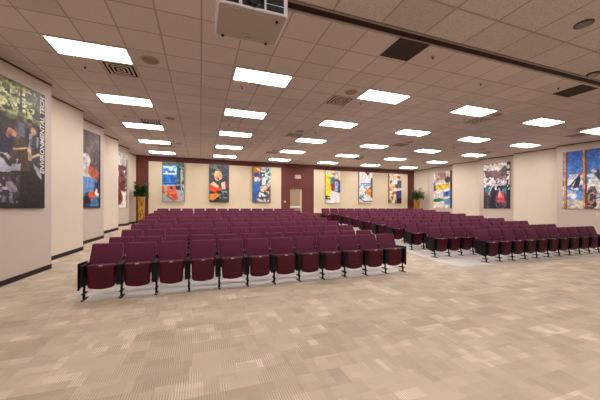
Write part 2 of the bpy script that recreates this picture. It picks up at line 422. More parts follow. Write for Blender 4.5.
# ------------------------------------------------------------------ the seats
def slab(w0, w1, h, t, r0, r1, bow=0, n=12, curve=0):
    """upright cushion in xz, width w0 at bottom, w1 at top; rounded corners r0/r1; thickness t along y, swelling by bow"""
    out = []
    def corner(cx, cz, r, a0, sx):
        for k in range(5):
            a = math.radians(a0 + 22.5 * k); out.append((cx + r * math.cos(a), cz + r * math.sin(a)))
    corner(w1 / 2 - r1, h - r1, r1, 0, 1); corner(-w1 / 2 + r1, h - r1, r1, 90, -1)
    corner(-w0 / 2 + r0, r0, r0, 180, -1)
    if curve:
        for k in range(1, 8):
            s = k / 8; out.append((-w0 / 2 + r0 + (w0 - 2 * r0) * s, -curve * math.sin(math.pi * s)))
    corner(w0 / 2 - r0, r0, r0, 270, 1)
    bm = bmesh.new(); cz = h / 2
    layers = [(-t / 2 - bow, .80), (-t / 2 - bow * .55, .93), (-t / 2 + .006, 1), (t / 2 - .006, 1), (t / 2, .95)]
    rings = [[bm.verts.new((x * s, y, cz + (z - cz) * s)) for x, z in out] for y, s in layers]
    N = len(out)
    for a, b in zip(rings, rings[1:]):
        for i in range(N): bm.faces.new([a[i], a[(i + 1) % N], b[(i + 1) % N], b[i]])
    bm.faces.new(rings[0]); bm.faces.new(rings[-1][::-1])
    return bm
def from_bm(bm, name, m, parent, M=None, smooth=True):
    k = MB(); k.bm.free(); k.bm = bm
    if M: bmesh.ops.transform(bm, matrix=M, verts=bm.verts)
    return k.build(name, m, parent, smooth)
chair = empty('auditorium_chair', (0, 0, 0))
MBk = Matrix.Translation((0, .215, .45)) @ Matrix.Rotation(math.radians(-20), 4, 'X')
bk = from_bm(slab(.495, .466, .45, .075, .03, .028, .014), 'backrest', FAB, chair, MBk)
from_bm(slab(.475, .445, .44, .02, .03, .025, 0), 'back_shell', SHELL, bk, Matrix.Translation((0, .048, .0)) @ MBk)
MS = Matrix.Translation((0, .0, .183)) @ Matrix.Rotation(math.radians(3), 4, 'X')
st = from_bm(slab(.378, .402, .385, .06, .05, .02, .012, curve=.02), 'seat', SHELL, chair, MS)
from_bm(slab(.36, .385, .385, .05, .05, .02, .01), 'seat_cushion', FAB, st, Matrix.Translation((0, .056, .004)) @ MS @ Matrix.Rotation(math.pi, 4, 'Z'))
m = MB(); m.box(-.15, .15, -.053, -.043, .275, .281); m.build('seam_line', mat('seam', (60, 10, 20), .5), st)
m = MB(); m.box(-.026, .026, -.066, -.052, .552, .563); m.build('number_plate', TAG, st)
HW = SEAT_W / 2 - .001
def add_leg(s_, parent):
    x = s_ * (HW - .022)
    m = MB(); m.cyl((x, -.02, .012), (x, .02, .3), .018, n=10); m.box(x - .02, x + .02, -.06, .11, .10, .12); m.box(x - .021, x + .021, -.1, .13, .006, .020, bev=.004); leg = m.build('leg', BLACK, parent)
    for yy in (-.06, .09):
        m = MB(); m.lathe([(.008, 0), (.008, .012), (.004, .014)], (x, yy, .02), 8); m.build('bolt', CHROME, leg)
def add_panel(s_, parent):
    x0, x1 = sorted((s_ * HW, s_ * (HW - .042)))
    m = MB(); m.prism([(x0, -.04, .22), (x0, .24, .25), (x0, .30, .565), (x0, .28, .58), (x0, -.11, .57), (x0, -.10, .27)], (x1 - x0, 0, 0)); p_ = m.build('arm_panel', BLACK, parent)
    m = MB(); m.cyl((s_ * (HW - .012), .27, .655), (s_ * (HW - .03), .27, .655), .011, n=10); m.build('pivot_cap', CHROME, p_)
add_leg(-1, chair); add_panel(-1, chair); add_panel(1, chair)
def end_extras(root, sides):
    for s_ in sides:
        if s_ > 0: add_leg(1, root)
        xo = s_ * (HW + .03)
        m = MB(); m.prism([(xo, -.05, .17), (xo, .26, .24), (xo, .33, .59), (xo, -.05, .605)], (s_ * .022, 0, 0)); t = m.build('tablet_arm', BLAM, root)
        m = MB(); m.box(min(s_ * HW, xo), max(s_ * HW, xo), .1, .16, .5, .56); m.build('hinge', BLACK, t)
ROWS = []
for k in range(9):
    ROWS.append(('left', k, -1.81, 12))
    ROWS.append(('right', k, 7.47 if k == 0 else (6.10 if k == 8 else 6.63), 11 if k == 0 else (13 if k == 8 else 12)))
base_tpl = chair
left_end = copy_tree(chair); end_extras(left_end, (-1,))
right_end = copy_tree(chair); end_extras(right_end, (1,))
used = set()
for (blk, k, x0, n) in ROWS:
    y = 5.5 + PITCH_Y * k + (.15 if blk == 'right' else 0)
    rw = random.Random(17 * k + (blk == 'left')); nw = 0 if k == 0 else n // 2     # seats come in three widths, mixed along a row
    ws = [SEAT_W - .025] * nw + [SEAT_W + .025] * nw + [SEAT_W] * (n - 2 * nw); rw.shuffle(ws)
    if k % 3 == 2: ws.sort()
    for i in range(n):
        tpl = left_end if i == 0 else right_end if i == n - 1 else base_tpl
        o = tpl if tpl.name not in used else copy_tree(tpl)
        used.add(tpl.name)
        o.location = (x0 + sum(ws[:i]) + ws[i] / 2, y, fl(y) ); o.scale = (ws[i] / SEAT_W, 1, 1)
        rowname = 'front row' if k == 0 else 'back row' if k == 8 else ORD[k] + ' row'
        if i == 0: seat = 'at its left end'
        elif i == n - 1: seat = 'at its right end'
        elif i < n // 2: seat = '%s seat from its left end' % ORD[i]
        else: seat = '%s seat from its right end' % ORD[n - 1 - i]
        tag(o, 'plum %s chair, %s of the %s block, %s' % ('tablet-arm' if i in (0, n - 1) else 'tip-up', rowname, blk, seat), 'chair', 'tip-up chairs in the %s block' % blk)

# ------------------------------------------------------------------ posters
rnd = random.Random(3)
def vnoise(seed):
    r = random.Random(seed); tab = {}
    def h(i, j):
        if (i, j) not in tab: tab[(i, j)] = random.Random(hash((seed, i, j))).random()
        return tab[(i, j)]
    def f(x, y):
        i, j = math.floor(x), math.floor(y); a, b = x - i, y - j
        a = a * a * (3 - 2 * a); b = b * b * (3 - 2 * b)
        return (h(i, j) * (1 - a) + h(i + 1, j) * a) * (1 - b) + (h(i, j + 1) * (1 - a) + h(i + 1, j + 1) * a) * b
    return f
def inpoly(x, y, pts):
    c = False; n = len(pts); j = n - 1
    for i in range(n):
        xi, yi = pts[i]; xj, yj = pts[j]
        if (yi > y) != (yj > y) and x < (xj - xi) * (y - yi) / (yj - yi) + xi: c = not c
        j = i
    return c
def paint(shapes, aspect, u, v, nz):
    """u to the right 0..1, v DOWN 0..1; shapes are laid one over the other"""
    col = (128, 128, 128); y = v * aspect
    wu = u + (nz(u * 14, y * 14) - .5) * .018; wy = y + (nz(u * 14 + 50, y * 14) - .5) * .018
    for s in shapes:
        k = s[0]; hit = False
        if k == 'bg':
            t = min(1, max(0, (v - s[3]) / (s[4] - s[3]))) if len(s) > 3 else 0
            c = tuple(a + (b - a) * t for a, b in zip(s[1], s[2])) if len(s) > 3 else s[1]; hit = True
        elif k == 'e':
            _, cx, cv, rx, ry, rot, c = s
            dx, dy = wu - cx, wy - cv * aspect; ca, sa = math.cos(math.radians(rot)), math.sin(math.radians(rot))
            hit = ((dx * ca + dy * sa) / rx) ** 2 + ((-dx * sa + dy * ca) / ry) ** 2 < 1
        elif k == 'p':
            c = s[2]; hit = inpoly(wu, wy, [(a, b * aspect) for a, b in s[1]])
        elif k == 'l':
            _, a, b, w, c = s
            ax, ay, bx, by = a[0], a[1] * aspect, b[0], b[1] * aspect
            L = (bx - ax) ** 2 + (by - ay) ** 2; t = max(0, min(1, ((wu - ax) * (bx - ax) + (wy - ay) * (by - ay)) / L))
            hit = math.hypot(wu - ax - t * (bx - ax), wy - ay - t * (by - ay)) < w
        elif k == 'n':            # mottling inside a box: (x0,x1,v0,v1,scale,threshold,colour)
            _, x0, x1, v0, v1, sc, th, c = s
            hit = x0 < wu < x1 and v0 < v < v1 and nz(u * sc + x0 * 31, y * sc + v0 * 17) > th
        if hit: col = c
    g = (nz(u * 40, y * 40) - .5) * 30; k = 1 + (nz(u * 11 + 9, y * 11) - .5) * .3 + (nz(u * 22, y * 22 + 5) - .5) * .3
    return tuple(max(0, min(255, a * k + g)) for a in col)
def poster(label, O, U, Nn, W, Hh, shapes, nu, depth=.04, edge=(40, 36, 36), lettering=None, seed=1):
    O, U, Nn = Vector(O), Vector(U).normalized(), Vector(Nn).normalized()
    r = empty('wall_poster', O); R = Matrix((U, -Nn, Vector((0, 0, 1)))).transposed()   # x = U, y = into the wall, z up
    r.rotation_euler = R.to_euler()
    tag(r, label, 'poster')
    m = MB(); m.box(0, W, -depth, -.002, 0, Hh, bev=.003); m.build('backing_board', mat('edge_%d%d%d' % edge, edge, .4), r)
    nv = int(nu * Hh / W); bm = bmesh.new(); nz = vnoise(seed); aspect = Hh / W
    e_ = .004
    vs = [[bm.verts.new((e_ + (W - 2 * e_) * i / nu, -depth - .002, e_ + (Hh - 2 * e_) * j / nv)) for i in range(nu + 1)] for j in range(nv + 1)]
    for j in range(nv):
        for i in range(nu): bm.faces.new([vs[j][i], vs[j][i + 1], vs[j + 1][i + 1], vs[j + 1][i]])
    me = bpy.data.meshes.new('printed_picture'); bm.to_mesh(me); bm.free()
    ca = me.color_attributes.new('ink', 'FLOAT_COLOR', 'POINT'); buf = []
    for j in range(nv + 1):
        for i in range(nu + 1): buf.extend(lin(paint(shapes, aspect, i / nu, 1 - j / nv, nz)))
    ca.data.foreach_set('color', buf); me.materials.append(PRINT)
    o = bpy.data.objects.new('printed_picture', me); COL.objects.link(o); o.parent = r
    if lettering:
        body, size, u, v, colr = lettering
        text(body, size, r, 'lettering', mat('letters_%d%d%d' % colr, colr, .5), (u * W, -depth - .003, v * Hh), (math.pi / 2, -math.pi / 2, 0), .001, 'CENTER', .15)
    return r
WH = (235, 235, 238); BK = (18, 18, 20)
LU = Vector((.51, 1.83, 0)).normalized(); LN = Vector((1.83, -.51, 0)).normalized()
RU = Vector((.42, -1.83, 0)).normalized(); RN = Vector((-1.83, -.42, 0)).normalized()
def lpt(y, y1): return (-3.69 + .51 * (y - (y1 - 1.83)) / 1.83, y, 1.495)
def rpt(y, y1): return (15.36 - .42 * (y - (y1 - 1.83)) / 1.83, y, 1.495)
# 1 left, nearest: people working at a stream in a dark wood
S1 = [('bg', (40, 36, 34)), ('n', 0, 1, 0, .36, 9, .42, (60, 62, 40)), ('n', 0, .9, 0, .30, 16, .42, (104, 112, 62)), ('n', .0, .8, .02, .26, 26, .5, (176, 178, 112)), ('n', .1, .75, .04, .22, 34, .6, (214, 214, 160)),
      ('n', .6, 1, .05, .4, 12, .5, (66, 62, 66)), ('n', 0, 1, .3, .42, 14, .5, (28, 25, 25)), ('l', (.5, .05), (.47, .45), .02, (52, 44, 38)),
      ('p', [(.36, .36), (.62, .36), (.66, .72), (.32, .72)], (78, 60, 44)), ('n', .36, .66, .36, .7, 14, .55, (106, 84, 58)), ('e', .48, .325, .08, .07, 0, (70, 58, 54)), ('e', .49, .30, .075, .045, 0, (110, 104, 70)),
      ('p', [(.44, .38), (.56, .38), (.58, .52), (.46, .5)], (96, 108, 142)),
      ('e', .69, .36, .06, .075, 0, (120, 82, 66)), ('e', .69, .335, .07, .05, 0, (34, 28, 28)), ('p', [(.6, .42), (.76, .42), (.76, .66), (.6, .66)], (40, 38, 42)),
      ('p', [(-.1, .46), (.24, .42), (.34, .56), (.26, .74), (-.1, .76)], (38, 34, 58)), ('e', .23, .465, .14, .15, 0, (58, 44, 40)), ('e', .29, .51, .10, .10, 20, (196, 132, 112)), ('e', .24, .52, .05, .06, 10, (176, 112, 96)),
      ('l', (.28, .535), (.36, .55), .03, (60, 60, 80)),
      ('p', [(.3, .61), (.68, .58), (.7, .84), (.28, .86)], (72, 54, 40)), ('l', (.34, .65), (.62, .62), .012, (190, 170, 140)),
      ('p', [(.72, .48), (.92, .48), (.96, .66), (.94, .80), (.72, .8)], (56, 58, 62)), ('p', [(.68, .47), (.76, .46), (.74, .74), (.68, .72)], (186, 176, 176)), ('p', [(.86, .48), (.92, .48), (.9, .6), (.86, .56)], (170, 172, 190)),
      ('e', .81, .42, .09, .105, 0, (86, 58, 48)), ('e', .78, .43, .06, .08, 0, (206, 158, 138)), ('l', (.72, .52), (.74, .66), .012, (60, 64, 84)),
      ('l', (.7, .71), (.95, .655), .018, (206, 178, 140)), ('l', (.68, .62), (.7, .72), .03, (200, 160, 136)),
      ('p', [(-.1, .74), (.2, .70), (.42, .80), (.5, .78), (.46, .9), (.1, .92), (-.1, .9)], (176, 170, 182)), ('p', [(.18, .72), (.34, .84), (.3, .88), (.12, .78)], (60, 46, 38))]
S1 = [tuple((q if not (isinstance(q, tuple) and q and isinstance(q[0], (int, float)) and len(q) == 2) else q) for q in s) for s in S1]
def squash(shapes, k):            # the figures fill the upper part, dark water the lower
    out = []
    for s in shapes:
        s = list(s)
        if s[0] == 'e': s[2] *= k
        elif s[0] == 'p': s[1] = [(a, b * k) for a, b in s[1]]
        elif s[0] == 'l': s[1] = (s[1][0], s[1][1] * k); s[2] = (s[2][0], s[2][1] * k)
        out.append(tuple(s))
    return out
def shift_u(shapes, a, k):
    out = []
    for s in shapes:
        s = list(s); f = lambda q: a + k * q
        if s[0] == 'e': s[1] = f(s[1]); s[3] *= k; s[4] *= k
        elif s[0] == 'p': s[1] = [(f(p) if p > -.05 else p, q) for p, q in s[1]]
        elif s[0] == 'l': s[1] = (f(s[1][0]), s[1][1]); s[2] = (f(s[2][0]), s[2][1])
        elif s[0] == 'n' and s[1] > .2: s[1] = f(s[1]); s[2] = f(s[2])
        out.append(tuple(s))
    return out
S1 = shift_u(squash(S1, .82), .17, .77) + [('p', [(-.1, .76), (.5, .70), (1.1, .72), (1.1, 1.1), (-.1, 1.1)], (30, 22, 21)), ('n', 0, .55, .72, .98, 12, .5, (62, 50, 46)), ('n', .0, .5, .76, .96, 18, .62, (112, 110, 140)),
      ('n', .05, .4, .8, .92, 24, .66, (176, 172, 186)), ('e', .40, .84, .1, .06, 30, (140, 132, 146)), ('p', [(.76, .62), (.96, .70), (.96, .76), (.86, .72)], (170, 170, 180)), ('p', [(-.1, .6), (.3, .6), (.5, .61), (.46, .70), (.3, .72), (-.1, .72)], (176, 170, 186)), ('p', [(.26, .58), (.42, .66), (.38, .68), (.2, .6)], (48, 36, 32)), ('e', .42, .63, .06, .05, 0, (60, 50, 50)),
      ('p', [(.93, -.1), (1.1, -.1), (1.1, 1.1), (.93, 1.1)], (36, 30, 30))]
W4 = 1.27
poster('tall poster of people working at a stream in the woods, nearest on the left wall', lpt(6.43, 7.87), LU, LN, W4, 2.46, S1, 110, lettering=('ENVIRONMENTAL TECH', .15, .945, .635, (226, 220, 216)), edge=(30, 24, 24), seed=11)
S3 = [('bg', (92, 76, 78)), ('n', 0, 1, 0, .4, 6, .55, (108, 90, 90)), ('p', [(.1, .4), (.52, .36), (.66, .6), (.5, .76), (0, .8)], (206, 200, 204)), ('e', .42, .38, .18, .16, 0, (214, 206, 206)),
      ('p', [(.55, .44), (.9, .5), (.98, .58), (.72, .64), (.5, .54)], (196, 92, 50)), ('p', [(.2, .62), (.9, .62), (1, .8), (.9, 1), (0, 1)], (38, 52, 96)), ('n', .2, .95, .6, .86, 12, .5, (92, 136, 190)), ('e', .52, .7, .24, .2, 0, (104, 148, 204)),
      ('p', [(.82, .74), (.98, .78), (.9, .87), (.74, .84)], (224, 214, 210)), ('p', [(.5, .82), (.72, .77), (.84, .85), (.66, .94)], (206, 86, 40)), ('p', [(.7, .86), (.9, .84), (.9, .98), (.6, .98)], (52, 140, 180)), ('n', .0, .6, .84, 1, 9, .4, (16, 18, 36)), ('n', .82, 1, .6, .8, 9, .4, (34, 26, 34)), ('p', [(.93, .0), (1.1, .0), (1.1, 1.1), (.93, 1.1)], (40, 32, 36))]
poster('poster of a person in blue with orange gloves, second on the left wall', lpt(10.07, 11.53), LU, LN, W4, 2.46, S3, 60, edge=(34, 28, 30), seed=12)
S5 = [('bg', (238, 232, 230)), ('p', [(.5, 0), (1, 0), (1, .25), (.6, .3)], (206, 200, 200)), ('n', .3, 1, .2, .7, 7, .42, (112, 62, 58)), ('n', .3, 1, .3, .68, 12, .5, (150, 96, 90)), ('n', .4, 1, .26, .7, 16, .62, (60, 28, 30)),
      ('e', .62, .62, .2, .16, 0, (120, 54, 44)), ('p', [(.1, .7), (.9, .7), (.9, 1), (.1, 1)], (240, 234, 232)), ('e', .45, .82, .24, .26, 0, (132, 44, 34)), ('e', .45, .82, .12, .13, 0, (92, 26, 22)), ('p', [(.92, .1), (1.1, .1), (1.1, 1.1), (.92, 1.1)], (128, 118, 124))]
poster('pale poster with brown round shapes, third on the left wall near the plant', lpt(13.76, 15.19), LU, LN, W4, 2.46, S5, 50, edge=(120, 116, 118), seed=13)
# right wall
SR1 = [('bg', (40, 92, 178), (96, 150, 220), 0, .6), ('n', 0, 1, .40, .8, 5, .5, (200, 212, 232)), ('n', 0, 1, .5, .9, 7, .52, (236, 236, 238)), ('n', .1, .6, .6, .74, 6, .6, (70, 120, 196)), ('p', [(-.1, .86), (1.1, .82), (1.1, 1.1), (-.1, 1.1)], (226, 220, 208)), ('n', 0, 1, .84, 1, 9, .6, (190, 184, 172)),
       ('p', [(.28, .58), (.34, .5), (.42, .44), (.45, .5), (.4, .62), (.26, .66)], (44, 40, 60)), ('e', .44, .40, .05, .055, 0, (206, 84, 44)), ('l', (.2, .6), (.42, .42), .02, (52, 44, 60)), ('p', [(0, .5), (.06, .5), (.05, .6), (0, .6)], (50, 44, 60)),
       ('p', [(.02, -.1), (.1, -.1), (.1, 1.1), (.02, 1.1)], (204, 146, 96)), ('p', [(.08, -.1), (.115, -.1), (.115, 1.1), (.08, 1.1)], (104, 60, 36)),
       ('p', [(.5, -.1), (.57, -.1), (.57, 1.1), (.5, 1.1)], (210, 150, 98)), ('p', [(.55, -.1), (.6, -.1), (.6, 1.1), (.55, 1.1)], (112, 64, 40)),
       ('p', [(.6, .74), (.68, .62), (.78, .62), (.84, .74), (.82, .84), (.76, 1.0), (.6, 1.0)], (70, 62, 70)), ('e', .735, .60, .055, .05, 0, (240, 240, 240)), ('e', .735, .65, .045, .05, 0, (120, 76, 56)), ('n', .62, .84, .64, .96, 14, .5, (170, 140, 130)), ('n', .6, .82, .66, 1, 12, .6, (32, 26, 34)),
       ('p', [(.72, .36), (.84, .34), (.96, .42), (.96, .56), (.86, .52)], (58, 60, 84)), ('e', .76, .37, .06, .06, 0, (210, 196, 190)),
       ('p', [(.9, .12), (.95, .12), (.95, 1.1), (.9, 1.1)], (172, 168, 176)), ('p', [(.96, -.1), (1.1, -.1), (1.1, 1.1), (.96, 1.1)], (28, 30, 48))]
def sx(shapes, k):
    out = []
    for s in shapes:
        s = list(s)
        if s[0] == 'e': s[1] *= k
        elif s[0] == 'p': s[1] = [(a * k, b) for a, b in s[1]]
        elif s[0] == 'l': s[1] = (s[1][0] * k, s[1][1]); s[2] = (s[2][0] * k, s[2][1])
        out.append(tuple(s))
    return out
poster('poster of linemen climbing wooden poles against blue sky, nearest on the right wall', rpt(7.77, 7.98), RU, RN, W4, 2.46, SR1, 100, edge=(120, 104, 96), seed=21)
SR2 = [('bg', (56, 48, 60)), ('p', [(0, 0), (1, 0), (1, .5), (0, .5)], (150, 132, 136)), ('n', 0, 1, 0, .46, 8, .45, (214, 206, 210)), ('n', 0, 1, 0, .5, 14, .6, (248, 246, 248)), ('p', [(.0, .06), (1, .0), (1, .03), (.9, .14), (.55, .16), (.4, .14)], (226, 218, 212)),
       ('p', [(0, .14), (.1, .14), (.46, .26), (.82, .06), (.9, .14), (.88, .34), (.6, .36), (.46, .5), (.36, .42), (.1, .3)], (98, 80, 84)), ('n', .1, .85, .16, .42, 10, .56, (134, 104, 108)), ('n', 0, .4, .3, .56, 12, .5, (240, 240, 244)), ('n', .5, .8, .34, .5, 12, .5, (200, 190, 204)),
       ('n', 0, 1, .5, .62, 10, .5, (28, 40, 66)), ('e', .14, .6, .1, .13, 0, (30, 150, 160)), ('e', .82, .62, .1, .14, 0, (30, 140, 160)), ('n', 0, .12, .5, .7, 6, .4, (150, 40, 70)), ('n', .1, .9, .66, 1, 8, .5, (76, 66, 82)), ('n', .1, .9, .7, 1, 12, .6, (108, 84, 110)),
       ('p', [(.32, .44), (.52, .42), (.56, .58), (.46, .76), (.48, 1), (.2, 1), (.3, .7)], (30, 28, 40)), ('l', (.34, .48), (.22, .68), .03, (196, 186, 200)), ('e', .42, .42, .07, .08, 0, (210, 196, 200)), ('n', .3, .55, .46, .6, 16, .55, (220, 216, 224)),
       ('p', [(.56, .64), (.76, .62), (.8, .86), (.54, .86)], (226, 74, 80)), ('e', .64, .72, .06, .12, 0, (246, 150, 150)), ('l', (.6, .56), (.64, .64), .02, (190, 220, 226)), ('p', [(.88, .0), (1, .0), (1, 1), (.88, 1)], (44, 26, 38)), ('n', .9, .99, .06, .6, 9, .42, (226, 220, 220))]
poster('poster of a dark figure beside a red bag, second on the right wall', rpt(11.42, 11.64), RU, RN, W4, 2.46, SR2, 70, edge=(70, 58, 62), seed=22)
SR3 = [('bg', (232, 224, 222)), ('n', .1, .8, 0, .3, 6, .5, (206, 176, 170)), ('p', [(.1, .02), (.7, .02), (.6, .16), (.34, .26), (.14, .2)], (200, 164, 152)), ('n', .1, .7, .02, .24, 10, .5, (176, 134, 126)), ('p', [(0, .28), (.1, .24), (.16, .54), (0, .52)], (150, 128, 178)), ('p', [(0, .4), (.14, .36), (.2, .5), (0, .54)], (120, 70, 70)),
       ('e', .78, .24, .17, .16, 0, (96, 66, 56)), ('e', .9, .26, .06, .08, 0, (90, 120, 200)), ('p', [(.12, .4), (.3, .34), (.55, .36), (.85, .32), (.9, .46), (.5, .5), (.16, .5)], (238, 206, 60)), ('n', .3, .8, .36, .46, 10, .6, (170, 130, 40)),
       ('n', 0, .6, .56, .68, 7, .55, (240, 190, 200)), ('p', [(.55, .56), (.95, .52), (1, .62), (.8, .7), (.55, .68)], (60, 140, 214)), ('e', .72, .6, .07, .1, 0, (30, 40, 120)),
       ('p', [(0, .765), (.3, .72), (.7, .78), (.3, .83), (0, .83)], (30, 130, 80)), ('p', [(.62, .76), (1, .72), (1, .92), (.62, .9)], (96, 160, 224)), ('n', 0, .6, .86, 1, 6, .6, (244, 200, 206)), ('p', [(.9, -.1), (1.1, -.1), (1.1, 1.1), (.9, 1.1)], (96, 70, 60)), ('n', .9, 1, .5, .96, 8, .5, (44, 56, 110))]
poster('pale poster with yellow, blue and green shapes, third on the right wall by the plant', rpt(15.03, 15.30), RU, RN, W4, 2.46, SR3, 56, edge=(84, 66, 58), seed=23)
# back wall
def bposter(label, x0, x1, shapes, seed, edge=(70, 60, 56), z0=1.835, z1=3.97):
    poster(label, (x0, BACK - .032, z0), (1, 0, 0), (0, -1, 0), x1 - x0, z1 - z0, shapes, 44, depth=.11, edge=edge, seed=seed)
SB1 = [('bg', (60, 96, 88)), ('n', .7, 1, 0, .9, 8, .55, (150, 170, 160)), ('n', .7, 1, 0, .9, 9, .66, (30, 50, 44)), ('p', [(0, .08), (.66, .06), (.68, .6), (0, .6)], (46, 128, 210)), ('n', .04, .64, .1, .28, 9, .4, (190, 226, 250)), ('n', .04, .7, .34, .5, 9, .5, (20, 90, 180)), ('l', (.08, .3), (.62, .29), .03, (210, 232, 248)), ('l', (.1, .56), (.62, .54), .05, (20, 70, 170)),
       ('p', [(0, .58), (1, .56), (1, 1), (0, 1)], (176, 178, 186)), ('p', [(.3, .62), (.9, .58), (.98, .7), (.4, .7)], (40, 44, 58)), ('p', [(.22, .62), (.32, .6), (.46, .86), (.18, .86)], (240, 110, 50)), ('p', [(.48, .6), (.58, .6), (.74, .96), (.36, .96)], (250, 92, 40)), ('p', [(0, .6), (.08, .6), (.12, .8), (0, .8)], (236, 110, 60)), ('l', (.44, .78), (.68, .78), .03, (250, 160, 120)), ('l', (.2, .84), (.5, .98), .02, (90, 90, 100)), ('p', [(.84, .1), (.9, .1), (.9, 1), (.84, 1)], (170, 186, 190))]
bposter('blue poster with orange traffic cones, leftmost on the back wall', -1.95, -.85, SB1, 31, edge=(66, 74, 74))
SB2 = [('bg', (58, 66, 74)), ('n', 0, .5, 0, .4, 6, .45, (104, 108, 112)), ('n', .4, 1, 0, .5, 8, .55, (30, 44, 60)), ('e', .44, .30, .2, .26, 10, (226, 168, 136)), ('e', .36, .24, .12, .14, 0, (240, 190, 130)), ('e', .44, .38, .06, .07, 0, (120, 44, 36)), ('p', [(.3, .44), (.8, .42), (.9, .6), (.2, .58)], (44, 66, 74)), ('n', .8, 1, .45, .62, 6, .4, (150, 40, 44)),
       ('p', [(.04, .52), (.2, .46), (.5, .58), (.4, .68), (.1, .62)], (240, 198, 150)), ('p', [(.6, .48), (.8, .44), (.84, .64), (.64, .66)], (240, 200, 176)), ('p', [(.0, .52), (.3, .6), (.66, .62), (.5, .76), (.06, .72)], (226, 66, 26)), ('n', .1, .6, .7, 1, 7, .3, (20, 30, 30)), ('p', [(0, .8), (.4, .76), (.5, .84), (.2, .96), (0, .95)], (246, 140, 40)), ('n', .5, .9, .7, .9, 12, .5, (130, 150, 170))]
bposter('dark poster of a person in orange, second from left on the back wall', .48, 1.56, SB2, 32, edge=(40, 38, 40))
SB3 = [('bg', (96, 112, 130)), ('p', [(0, 0), (.6, .0), (.7, .14), (.1, .3), (0, .3)], (190, 128, 62)), ('l', (.2, .04), (.62, .16), .05, (244, 214, 170)), ('n', .4, 1, 0, .9, 9, .5, (60, 70, 84)), ('n', .5, 1, 0, .6, 12, .6, (190, 214, 216)), ('n', .5, .9, .3, .6, 9, .62, (70, 110, 84)), ('e', .2, .22, .17, .12, 0, (70, 60, 130)), ('e', .24, .36, .18, .13, 0, (238, 232, 240)), ('p', [(.0, .46), (.3, .4), (.44, .56), (.3, .78), (.0, .8)], (56, 112, 196)), ('p', [(.02, .76), (.2, .78), (.2, .98), (.02, .98)], (40, 90, 180)),
       ('p', [(.5, .3), (.74, .28), (.72, .5), (.5, .52)], (226, 236, 244)), ('p', [(.4, .56), (.8, .5), (.96, .42), (.98, .52), (.7, .66), (.44, .68)], (226, 190, 168)), ('n', .25, .9, .68, .98, 8, .45, (226, 232, 238)), ('n', .25, .9, .68, .98, 11, .6, (60, 62, 72)), ('p', [(.9, .6), (1, .6), (1, 1), (.9, 1)], (130, 90, 60))]
bposter('poster of a worker in blue reaching across machinery, third from left on the back wall', 2.94, 4.04, SB3, 33, edge=(66, 60, 62))
SB4 = [('bg', (238, 228, 214)), ('p', [(0, .1), (.3, .12), (.36, .8), (0, .8)], (252, 216, 20)), ('n', .2, .4, 0, .7, 6, .5, (250, 228, 80)), ('e', .55, .1, .16, .06, 0, (196, 160, 140)), ('n', .3, 1, .2, .6, 8, .45, (70, 130, 150)), ('p', [(.38, .4), (.64, .38), (.62, .6), (.36, .6)], (170, 40, 60)), ('e', .8, .3, .12, .08, 0, (120, 56, 36)), ('p', [(.72, .36), (.92, .36), (.9, .64), (.7, .6)], (150, 190, 236)), ('p', [(.86, .3), (1, .3), (1, .68), (.86, .66)], (40, 70, 110)), ('l', (.4, .6), (.9, .66), .03, (40, 44, 60)), ('p', [(.34, .66), (.94, .7), (.94, .98), (.34, .98)], (240, 240, 250)), ('p', [(0, .78), (.3, .78), (.34, .9), (0, .9)], (60, 48, 20)), ('e', .2, .84, .08, .05, 0, (240, 240, 160)), ('p', [(0, .92), (1, .92), (1, 1), (0, 1)], (246, 246, 246))]
bposter('yellow and white poster, first to the right of the back door', 7.70, 8.78, SB4, 34, edge=(120, 112, 104))
SB5 = [('bg', (240, 232, 230)), ('p', [(.42, .0), (.8, .0), (.66, .14)], (110, 50, 50)), ('n', 0, .8, .1, .36, 7, .5, (246, 200, 206)), ('l', (.14, .375), (.8, .355), .03, (80, 100, 150)), ('n', 0, .8, .38, .52, 9, .55, (120, 170, 220)), ('p', [(.84, .2), (1, .16), (1, .5), (.84, .5)], (96, 96, 130)), ('p', [(.6, .54), (1, .42), (1, .56), (.7, .64)], (120, 92, 60)), ('e', .7, .64, .2, .2, 0, (240, 156, 80)), ('n', .5, 1, .5, .8, 9, .6, (226, 120, 40)), ('p', [(.9, .56), (1, .56), (1, .84), (.86, .8)], (96, 76, 44)), ('n', .1, .5, .6, .85, 10, .62, (90, 150, 170)), ('l', (.0, .82), (.4, .96), .035, (30, 32, 44)), ('l', (.4, .96), (1, .94), .035, (30, 32, 44))]
bposter('pale poster with an orange figure and black curve, second right of the door', 10.22, 11.30, SB5, 35, edge=(70, 62, 58))
SB6 = [('bg', (232, 214, 196)), ('n', 0, 1, 0, .4, 7, .5, (240, 200, 140)), ('n', .0, .4, .0, .5, 9, .6, (196, 190, 196)), ('e', .76, .12, .16, .1, 0, (150, 96, 70)), ('e', .46, .28, .2, .14, 0, (246, 240, 226)), ('e', .14, .28, .08, .1, 0, (60, 60, 80)), ('p', [(.66, .22), (1, .22), (1, .5), (.66, .46)], (60, 90, 140)), ('e', .6, .42, .18, .14, 0, (110, 70, 50)), ('n', .0, .7, .4, .6, 8, .5, (220, 160, 100)), ('p', [(.5, .6), (1, .54), (1, .86), (.6, .86)], (60, 66, 140)), ('e', .4, .64, .14, .1, 0, (214, 110, 60)), ('n', .0, .6, .66, 1, 8, .45, (150, 120, 80)), ('n', .0, .5, .7, .95, 10, .6, (226, 208, 150)), ('p', [(.6, .84), (1, .8), (1, 1), (.6, 1)], (30, 34, 54))]
bposter('tan and blue poster, rightmost on the back wall', 12.68, 13.74, SB6, 36, edge=(120, 100, 84))

